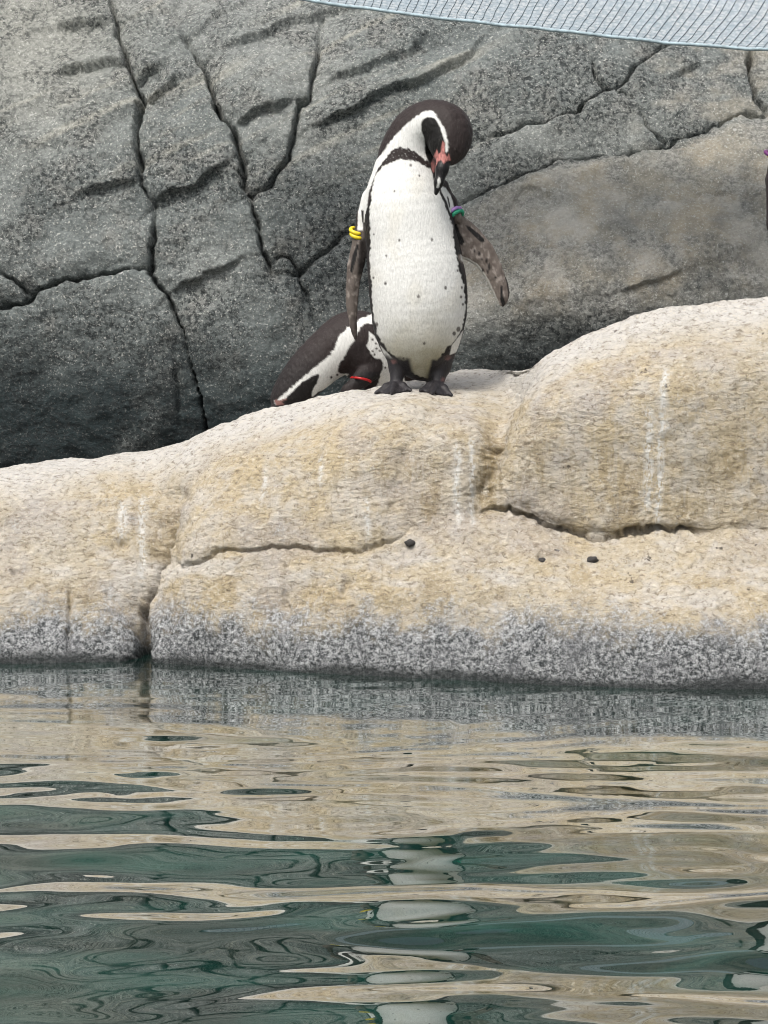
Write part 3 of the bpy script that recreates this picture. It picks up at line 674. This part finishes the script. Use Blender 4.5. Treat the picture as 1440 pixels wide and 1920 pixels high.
def paint1(x, z, dep, n):
    col = np.tile(BROWN, (len(x), 1)); bare = np.zeros(len(x)); damp = np.zeros(len(x))
    f = smooth(0.55, 0.25, n[:, 1])                      # plumage seen from the front; the back stays brown
    neckw = [(690, 345), (702, 318), (716, 296), (727, 280), (740, 264), (757, 247), (776, 231), (794, 220), (808, 221), (820, 236), (832, 257), (837, 278), (836, 296), (826, 300), (812, 318), (800, 312), (778, 296), (760, 288), (740, 288), (722, 306), (700, 340), (690, 372), (686, 420), (672, 428), (676, 380)]
    sidew = [(700, 310), (716, 296), (735, 290), (724, 305), (706, 330), (690, 365), (681, 400), (681, 440), (670, 440), (672, 400), (680, 360)]
    blend(col, pm(x, z, neckw, 1.6, 2.4, 5.0) * f, WHITE); blend(col, pm(x, z, sidew, 1.2, 1.0) * smooth(0.8, 0.5, n[:, 1]), WHITE)
    collar = [(699, 356), (703, 334), (717, 312), (734, 291), (750, 285), (766, 288), (782, 299), (803, 312), (810, 330), (800, 330), (770, 312), (745, 312), (720, 322), (704, 345)]
    blend(col, pm(x, z, collar, 1.2, 3.4, 5.0) * f, lin(40, 32, 31))
    blend(col, pm(x, z, collar, 2.0, 3.0, 6.0) * f * smooth(0.3, 0.6, gnoise(x / 2.6, z / 2.6, 0 * x, 243)) * 0.35, WHITE)
    rim = [(700, 342), (690, 368), (684, 400), (683, 440), (682, 500), (684, 560), (690, 605), (702, 640), (725, 668), (748, 690), (790, 715), (830, 680), (846, 664), (870, 620), (878, 580), (874, 535), (864, 500), (860, 460), (854, 425), (838, 380), (822, 345), (806, 318)]
    torso = (dep < 40) & (np.hypot((x - 780) / 105, (z - 520) / 210) < 1.05)
    blend(col, pm(x, z, rim, 1.2, 1.0) * f * torso, lin(24, 20, 20))
    b = pm(x, z, BELLY1, 1.4, 3.2, 6.0, 3) * f
    bellyc = np.array(WHITE)[None, :] * (1 - 0.0 * x[:, None])
    dirt = smooth(560, 715, z + 26 * fbm(x / 38, z / 38, 0 * x, 3, 210) - 0.004 * (x - 790) ** 2)[:, None]
    bellyc = bellyc * (1 - dirt) + np.array([.30, .28, .19]) * dirt
    warm = (0.35 * smooth(0.0, 0.5, gnoise(x / 40, z / 60, 0 * x + 3, 211)))[:, None]
    bellyc = bellyc * (1 - warm) + np.array([.66, .63, .55]) * warm
    m = b[:, None]; col[:] = col * (1 - m) + bellyc * m
    damp[:] = b * smooth(330, 430, z) * smooth(700, 560, z) * 0.12
    thigh = [(868, 622), (858, 662), (842, 668), (846, 650)]; thigh2 = [(712, 650), (738, 676), (742, 684), (726, 682)]
    for th_ in (thigh, thigh2): blend(col, pm(x, z, th_, 1.2, .6) * f, WHITE)
    for (sx, sz, sr) in ((748, 457, 2.6), (783, 560, 3.4), (833, 544, 3.2), (794, 646, 3.0), (722, 536, 3.2), (724, 485, 2.2), (706, 611, 4.0), (701, 445, 2), (808, 456, 3), (756, 674, 2.6), (862, 560, 3), (864, 543, 2.6), (856, 512, 2.2), (866, 574, 2.6), (858, 620, 5), (850, 628, 4), (769, 319, 2.6), (785, 338, 2.4), (739, 367, 2), (700, 525, 2.6)):
        blend(col, f * smooth(sr + 1.2, sr - 1.2, np.hypot((x - sx) * 1.25, z - sz)) * 0.85, lin(50, 42, 40))
    # face and bill
    face = [(788, 244), (790, 236), (800, 232), (812, 234), (820, 246), (826, 262), (831, 280), (833, 300), (838, 310), (812, 325), (800, 308), (795, 290), (794, 270), (788, 255)]
    blend(col, pm(x, z, face, 1.2, 1.0) * f * (z < 322), lin(15, 13, 12))
    bill = [(806, 318), (812, 306), (826, 300), (846, 318), (836, 345), (826, 378), (808, 380), (806, 350)]
    inb = pm(x, z, bill, 1.0, 0.3) * smooth(-60, -64, dep + 12 * (z < 330))
    blend(col, inb, lin(20, 19, 20)); bare = np.maximum(bare, inb)
    for pk in ([(807, 314), (811, 303), (816, 291), (819, 300), (823, 297), (827, 277), (831, 282), (831, 299), (836, 306), (839, 299), (842, 312), (833, 313), (829, 319), (825, 312), (819, 313), (811, 332), (808, 326)],):
        q = pm(x, z, pk, 1.0, 0.6) * f; blend(col, q * (0.55 + 0.45 * smooth(-0.3, 0.2, gnoise(x / 2.2, z / 7, 0 * x, 240))), PINK); bare = np.maximum(bare, q)
    blend(col, f * pm(x, z, [(816, 362), (818, 346), (822, 342), (823, 352), (820, 362)], .8, .2) * (dep < -66), np.array([.6, .6, .58]))
    # wings
    wr = (x > 856) & (z > 396) & (z < 590) & (x > 846 + (z - 396) * 0.16)
    inw = smooth(2, -1, poly_sd(x, z, [(850, 404), (866, 396), (965, 500), (968, 590), (925, 590), (895, 520), (870, 500), (858, 492), (856, 440)])) * smooth(845, 858, x)
    wl = smooth(2, -2, poly_sd(x, z, [(655, 436), (682, 436), (686, 470), (681, 505), (676, 540), (672, 650), (655, 650), (640, 570), (644, 500)]))
    blend(col, inw * smooth(.6, .2, n[:, 1]), GREYB); blend(col, wl * smooth(.6, .2, n[:, 1]), GREYB * 0.8)
    blend(col, f * np.maximum(inw, wl) * smooth(-0.1, 0.5, fbm(x / 16, z / 22, 0 * x, 3, 220)) * 0.55, lin(74, 64, 58))
    blend(col, f * np.maximum(inw, wl) * smooth(0.05, 0.5, fbm(x / 9, z / 14, 0 * x + 5, 3, 221)) * 0.65, lin(158, 149, 142))
    blend(col, f * pm(x, z, [(850, 422), (856, 424), (862, 440), (871, 458), (866, 464), (862, 462), (866, 482), (858, 482), (850, 470)], 1, 1), lin(16, 14, 14))
    blend(col, f * pm(x, z, [(873, 427), (880, 428), (895, 440), (908, 452), (909, 458), (902, 458), (888, 446), (876, 434)], 1, .6), lin(20, 18, 18))
    blend(col, f * pm(x, z, [(938, 540), (942, 538), (943, 556), (948, 572), (943, 582), (938, 566)], 1, .5), lin(18, 16, 16))
    blend(col, f * pm(x, z, [(946, 508), (952, 525), (958, 550), (955, 566), (952, 548), (947, 522)], 1, .5), lin(40, 36, 34))
    blend(col, f * pm(x, z, [(862, 482), (880, 489), (896, 499), (908, 515), (918, 532), (929, 555), (938, 574), (932, 580), (921, 558), (910, 536), (900, 520), (890, 507), (862, 492)], .9, .3) * 0.9, np.array([.55, .54, .5]))
    for (sx, sz, sr, el) in ((889, 474, 2, 1.6), (898, 479, 2.6, 1.6), (912, 492, 2, 2.5), (917, 503, 2.4, 3), (903, 489, 1.6, 1.6), (905, 510, 1.6, 2.4), (929, 524, 2, 1.2), (914, 512, 1.6, 3)):
        blend(col, f * smooth(sr + 1, sr - 1, np.hypot(x - sx, (z - sz) / el)), lin(32, 28, 27))
    blend(col, f * pm(x, z, [(669, 462), (673, 463), (668, 490), (660, 516), (656, 512), (661, 482)], .9, .5), lin(18, 16, 16))
    blend(col, f * pm(x, z, [(676, 455), (690, 445), (690, 510), (682, 520), (672, 518), (670, 490)], 3, 1.5) * .85, lin(28, 25, 25))
    blend(col, f * pm(x, z, [(660, 590), (668, 600), (669, 640), (664, 642), (655, 615)], 3, 1) * .6, lin(50, 44, 42))
    blend(col, f * pm(x, z, [(677, 398), (682, 400), (682, 424), (679, 422)], .8, .3), lin(30, 26, 26))
    blend(col, f * pm(x, z, [(824, 356), (834, 358), (844, 372), (852, 398), (843, 404), (836, 384), (826, 366)], 1, .6) * (dep > -48), WHITE)
    blend(col, f * pm(x, z, [(836, 375), (839, 374), (843, 392), (841, 396)], .8, .3), lin(30, 26, 26))
    # legs and feet
    ft = smooth(668, 678, z + 0.15 * np.abs(x - 790) - 6 + 5 * gnoise(x / 8, z / 8, 0 * x, 241)) * np.maximum(smooth(768 + 8, 764 + 2, x - 0.25 * (z - 690)), smooth(802, 809, x + 0.20 * (z - 690))) * smooth(-8, -16, dep - (z > 700) * 100)
    ft = np.maximum(ft, smooth(714, 719, z) * (dep < 4))
    blend(col, ft, FOOT); bare = np.maximum(bare, 0.7 * ft)
    blend(col, ft * smooth(0.15, 0.6, gnoise(x / 9, z / 9, dep / 9, 230)) * .6, lin(28, 26, 28))
    for (sx, sz, sr) in ((738, 680, 4), (838, 672, 5), (830, 714, 3)):
        blend(col, ft * smooth(sr + 2.5, sr - 2.5, np.hypot((x - sx) * 0.8, z - sz) + 3 * gnoise(x / 3, z / 3, 0 * x, 242)) * .55, lin(135, 98, 96))
    blend(col, (f < 0.5) * (z > 300) * (z < 715) * 0.0, BROWN)
    return col, bare, damp
skin('body', CH1, BL1, paint1, (628, -112, 182), (972, 118, 748), 2.2, s1, (778, 735), p1)
def loc1(px, dep, py): return ((px - 778) * s1, dep * s1, (735 - py) * s1)
for i, (py, c) in enumerate(((437, 0), (445, 0))):
    tag(wing_band('wing_band', p1, loc1(671 + i, -3, py), (0.28, -0.42, 0.9), 14.5 * s1, 3.7 * s1, M_YEL, 0.85), 'yellow rubber wing band')
tag(wing_band('wing_band', p1, loc1(852, -2, 403), (0.58, -0.45, -0.72), 14.0 * s1, 3.5 * s1, M_PUR, 0.9), 'lilac rubber wing band')
tag(wing_band('wing_band', p1, loc1(856, -3, 409), (0.58, -0.45, -0.72), 14.0 * s1, 3.5 * s1, M_GRN, 0.9), 'green rubber wing band')

# --- second penguin: behind the first, bent over with its head down to the left
Y2 = p1_pt[1] + 0.30
x2, _, z2 = W(705, 772, Y2); s2 = Y2 / FPX
p2 = empty('penguin', (x2, Y2, ledge_height(x2, Y2) - 0.006), 'brown backed penguin bent over behind the standing one, head lowered to the left', 'penguin', 'penguins on the ledge')
gz2 = 772 - (p2.location.z - z2) / s2                   # row of the ground under it
CH2 = [
    ([(770, 30, 690, 44), (735, 22, 678, 58), (700, 12, 660, 66), (660, 0, 642, 58), (618, -8, 664, 48), (580, -14, 698, 43), (553, -18, 728, 37), (534, -22, 748, 26)], 10.0, 0.9),
    ([(532, -26, 752, 18), (518, -32, 772, 11), (508, -34, 788, 5)], 5.0, 1.0),
    ([(712, -22, 676, 26), (682, -42, 706, 17), (655, -50, 730, 12), (630, -48, 752, 6)], 5.0, 0.7),
    ([(775, 40, 700, 20), (800, 70, 730, 8)], 8.0, 1.0),
    ([(735, 16, 715, 22), (732, 10, gz2 - 22, 14)], 8.0, 1.0), ([(700, 0, 705, 22), (697, -4, gz2 - 22, 14)], 8.0, 1.0)]
CH2 += feet(([(732, 10, gz2 - 28, 14), (730, 8, gz2 - 11, 11)], (732, 8, gz2 - 13), [(700, -6, gz2 - 6), (708, -24, gz2 - 6), (730, -34, gz2 - 6)]),
            ([(697, -4, gz2 - 28, 14), (695, -6, gz2 - 11, 11)], (697, -6, gz2 - 13), [(664, -18, gz2 - 6), (672, -38, gz2 - 6), (695, -48, gz2 - 6)]))
Z2 = lambda pts: [(480 + a / 4.5, 560 + b / 4.5) for a, b in pts]
def paint2(x, z, dep, n):
    col = np.tile(BROWN, (len(x), 1)); bare = np.zeros(len(x)); damp = np.zeros(len(x)); f = smooth(0.45, 0.15, n[:, 1])
    blend(col, smooth(660, 560, x) * smooth(620, 710, z) * 0.85, BLACK)
    blend(col, f * pm(x, z, Z2([(690, 620), (690, 560), (740, 500), (790, 400), (830, 360), (960, 370), (1010, 440), (1060, 520), (1090, 570), (1080, 640), (1000, 760), (700, 760)]), 1.4, 2.5), lin(38, 31, 31))
    blend(col, f * pm(x, z, Z2([(960, 130), (930, 150), (890, 165), (850, 195), (770, 255), (700, 320), (668, 420), (640, 465), (560, 530), (450, 620), (390, 675), (330, 725), (205, 835), (160, 860), (180, 890), (240, 850), (400, 700), (530, 625), (540, 640), (520, 700), (480, 770), (470, 830), (560, 770), (700, 690), (790, 635), (700, 625), (695, 560), (745, 500), (795, 400), (830, 355), (855, 285), (920, 215), (990, 220), (1000, 130)]), 1.4, 2.6, 5.0), WHITE)
    blend(col, f * pm(x, z, Z2([(395, 700), (530, 630), (520, 700), (480, 770), (470, 900), (240, 920), (270, 830)]), 1, .8), lin(22, 19, 19))
    blend(col, f * pm(x, z, Z2([(950, 270), (1000, 320), (1060, 400), (1110, 500), (1200, 600), (1300, 760), (1020, 760), (1050, 620), (1080, 570), (1060, 520), (1000, 490), (960, 450), (940, 390), (960, 330)]), 1.2, 2.4), WHITE)
    for a, b in ((985, 345), (1012, 378), (1018, 420), (1045, 440), (1000, 470), (985, 440), (640, 660), (690, 640), (730, 570), (760, 520), (1090, 580)):
        sx, sz = 480 + a / 4.5, 560 + b / 4.5
        blend(col, f * smooth(3.0, 1.2, np.hypot(x - sx, z - sz)), lin(50, 42, 40))
    wing = seg_sd(x, dep, z, (690, -34, 698, 19), (630, -48, 752, 9), 1.0)
    blend(col, smooth(5, 0, wing) * (z > 696), lin(28, 25, 26))
    blend(col, f * pm(x, z, Z2([(645, 700), (690, 690), (700, 770), (640, 780)]), 1, 1) * 0.7, lin(150, 145, 140))
    blend(col, f * pm(x, z, Z2([(160, 860), (175, 845), (210, 850), (265, 832), (270, 842), (225, 862), (250, 885), (180, 890), (170, 872)]), .8, .4), lin(125, 92, 87))
    blend(col, (dep < 0) * smooth(528, 518, x) * smooth(762, 770, z), lin(30, 28, 28))
    ft = smooth(gz2 - 40, gz2 - 34, z) * smooth(655, 662, x); blend(col, ft, FOOT); bare = np.maximum(bare, ft * .7)
    return col, bare, damp
skin('body', CH2, [], paint2, (494, -112, 574), (832, 112, gz2 + 8), 2.3, s2, (705, gz2), p2)
tag(wing_band('wing_band', p2, ((677 - 705) * s2, -43 * s2, (gz2 - 711) * s2), (-0.20, -0.16, -0.95), 20.0 * s2, 2.3 * s2, M_RED, 0.85), 'red rubber wing band')

# --- third penguin: upright on the high part of the ledge, almost wholly beyond the right edge of the view
Y3 = 4.84
x3, _, _ = W(1540, 560, Y3); s3 = Y3 / FPX
p3 = empty('penguin', (x3, Y3, ledge_height(x3, Y3) - 0.006), 'penguin with purple wing band, mostly cut off by the right edge of the photo', 'penguin', 'penguins on the ledge')
gz3 = float(proj(x3, Y3, p3.location.z)[1]); o3 = gz3 - 735.0        # build with the first one's rows, then shift
ring_row = 298 - o3
CH3 = [
    ([(778, 0, 325, 60), (776, -2, 400, 80), (778, -6, 465, 86), (781, -10, 525, 91), (785, -10, 570, 91), (785, -4, 615, 83), (788, 2, 655, 60), (796, 6, 688, 30)], 10.0, 0.92),
    ([(798, 14, 690, 22), (806, 50, 715, 9)], 8.0, 1.0),
    ([(778, 0, 325, 58), (780, -2, 270, 44), (784, -6, 215, 38), (790, -12, 180, 39)], 8.0, 0.95),
    ([(788, -30, 184, 20), (780, -62, 188, 12), (774, -88, 192, 9), (772, -98, 196, 4.5)], 6.0, 1.0),
    ([(830, 4, 385, 26), (868, 2, 440, 12), (884, 0, 520, 10), (884, 4, 600, 5)], 6.0, 1.7),
    ([(720, 4, 370, 26), (695, 2, 410, 14), (682, 0, 470, 11), (684, 0, 550, 10), (694, 4, 620, 5)], 6.0, 1.7),
    ([(748, -6, 655, 26), (746, -16, 690, 19), (744, -22, 716, 14)], 8.0, 1.0), ([(828, -4, 648, 28), (827, -14, 685, 20), (822, -20, 714, 15)], 8.0, 1.0)]
CH3 += feet(([(744, -22, 708, 15), (742, -26, 724, 11)], (744, -26, 722), [(708, -50, 729), (735, -66, 730), (764, -56, 729)]),
            ([(822, -20, 706, 16), (820, -26, 724, 12)], (820, -26, 722), [(792, -54, 729), (810, -68, 730), (840, -56, 729)]))
def paint3(x, z, dep, n):
    col = np.tile(BROWN, (len(x), 1)); bare = np.zeros(len(x)); damp = np.zeros(len(x)); f = smooth(0.45, 0.15, n[:, 1])
    blend(col, f * pm(x, z, [(740, 250), (820, 250), (836, 330), (862, 420), (872, 560), (850, 650), (800, 715), (720, 660), (692, 560), (696, 420), (724, 330)]), WHITE)
    blend(col, f * pm(x, z, [(744, 300), (816, 300), (832, 340), (850, 400), (846, 440), (824, 360), (800, 330), (756, 330), (730, 370), (706, 440), (704, 400), (726, 340)]), lin(40, 33, 32))
    blend(col, f * pm(x, z, [(756, 190), (770, 170), (812, 170), (826, 195), (816, 230), (766, 230)]), BLACK)
    blend(col, smooth(-34, -46, dep) * (z < 215), lin(30, 28, 28))
    blend(col, smooth(712, 680, x) * smooth(440, 380, z) * f, WHITE)
    ft = np.maximum(smooth(700, 706, z) * (dep < 0), smooth(714, 719, z)); blend(col, ft, FOOT); bare = np.maximum(bare, ft * .7)
    return col, bare, damp
skin('body', CH3, [], paint3, (655, -112, 130), (905, 118, 748), 3.0, s3, (788, 735), p3)
tag(wing_band('wing_band', p3, ((683 - 788) * s3, -8 * s3, (735 - 425) * s3), (0.35, -0.35, 0.9), 15 * s3, 3.6 * s3, M_DPUR, 1.1), 'purple rubber wing band')
tag(wing_band('wing_band', p3, ((691 - 788) * s3, 0, (735 - 432) * s3), (0.35, -0.35, 0.9), 15 * s3, 3.6 * s3, M_YEL, 1.1), 'yellow rubber wing band')
p3.location.x = W(1437.0 + (788 - 672), 400, Y3)[0]

# ------------------------------------------------------------------ the netting above
NY = 5.55
net = empty('safety_net', W(1200, 60, NY), 'pale blue grey sagging safety net with dark strands above the wall', 'net')
noff = np.array(net.location)
def net_pt(t, a):
    """t: position along the hem in pixels; a: 0 at the hem's underside, growing upwards over the belly"""
    hem = np.interp(t, [400, 590, 720, 900, 1100, 1250, 1440, 2000], [-22, 2, 21, 42, 63, 80, 94, 118]) + 2.5 * gnoise(t / 60, 0 * t, 0.4, 300)
    R = 62.0
    ph = np.minimum(a, 1.0) * (math.pi * 0.50) - 0.05        # belly angle
    up = R * (1 - np.cos(ph + 0.0)) ; fw = R * np.sin(ph)
    ext = np.maximum(a - 1.0, 0)
    py = hem - up - ext * 260
    dep = NY + up / FPX * NY * 1.3 + ext * 0.5
    px = t + 0.72 * (up) * np.interp(t, [500, 1440], [0.35, 1.3]) + ext * 150
    py = py + (0.2 * gnoise(t / 45, a * 3, 1.0, 301)) * 4
    return np.stack(W(px, py, dep), -1)
ts = np.arange(300, 1900, 8.0); aa = np.concatenate([np.linspace(0, 1, 34), np.linspace(1.04, 1.36, 10)])
T, A = np.meshgrid(ts, aa, indexing='ij')
V = net_pt(T.ravel(), A.ravel()) - noff
sheet_o = mesh_obj('sheet', V, grid_quads(*T.shape), M_NET, net)
M_STRAND = mat_plain('dark_cord', (0.055, 0.075, 0.09), 0.7, 80, 0.3)
M_HEM = mat_plain('hem_fabric', (0.33, 0.42, 0.46), 0.8, 60, 0.25, 0.3)
a_s = np.concatenate([np.linspace(0.04, 1, 26), np.linspace(1.08, 1.36, 6)])
t_ = 420.0
while t_ < 1720:
    pts = net_pt(np.full(len(a_s), t_) + 3 * gnoise(a_s * 4, 0 * a_s, t_ * 0.37, 305), a_s) - noff
    pts[:, 1] -= 0.001; pts[:, 2] += 0.001
    Vt, Qt = tube(pts, 0.0007, 5)
    mesh_obj('strand', Vt, Qt, M_STRAND, net)
    t_ += 15.0 + 2.0 * random.random()
Vc, Qc, nb = [], [], 0                                     # fine cross threads, too many and thin to pick apart
for a0 in np.linspace(0.3, 1.34, 14):
    tt = np.arange(400, 1750, 10.0)
    pts = net_pt(tt, a0 + 0.008 * gnoise(tt / 25, 0 * tt, a0 * 9, 306)) - noff; pts[:, 1] -= 0.001
    v_, q_ = tube(pts, 0.0003, 4); Vc.append(v_); Qc.append(q_ + nb); nb += len(v_)
tag(mesh_obj('cross_thread', np.concatenate(Vc), np.concatenate(Qc), M_HEM, net), kind='stuff')
tt = np.arange(300, 1900, 8.0)
v_, q_ = tube(net_pt(tt, np.full(len(tt), 0.04)) - noff, 0.0042, 8)
mesh_obj('hem', v_, q_, M_HEM, net)

# ------------------------------------------------------------------ pebbles on the apron
def pebble(px, py, size, label, seed):
    pt, nn = ledge_at(px, py)
    bpy_me = bpy.data.meshes.new('pebble')
    import bmesh
    bm = bmesh.new(); bmesh.ops.create_icosphere(bm, subdivisions=3, radius=1.0)
    for v in bm.verts:
        c = v.co.copy(); v.co *= 1 + 0.25 * mnoise.noise(c * 1.3 + Vector((seed * 3.1, 0, 0))) + 0.1 * mnoise.noise(c * 3.5 + Vector((0, seed * 2.3, 0)))
        v.co.x *= 1.25; v.co.z *= 0.72
    for f_ in bm.faces: f_.smooth = True
    bm.to_mesh(bpy_me); bm.free(); bpy_me.materials.append(M_PEB)
    o = bpy.data.objects.new('pebble', bpy_me); scene.collection.objects.link(o)
    o.scale = (size,) * 3; o.location = pt + nn * size * 0.25; o.rotation_euler = (0, 0, seed)
    return tag(o, label, 'pebble', 'dark pebbles on the ledge')
M_PEB = mat_plain('dark_stone', (0.045, 0.042, 0.040), 0.8, 200, 0.5, 0.5)
pebble(770, 1018, 0.0100, 'dark pebble lying at the end of the thin crack below the penguin', 1)
pebble(1015, 1052, 0.0095, 'dark round pebble below the long overhanging crack, left of its neighbour', 2)
pebble(1112, 1052, 0.0095, 'grey flat pebble below the long overhanging crack, nearest the right', 3)
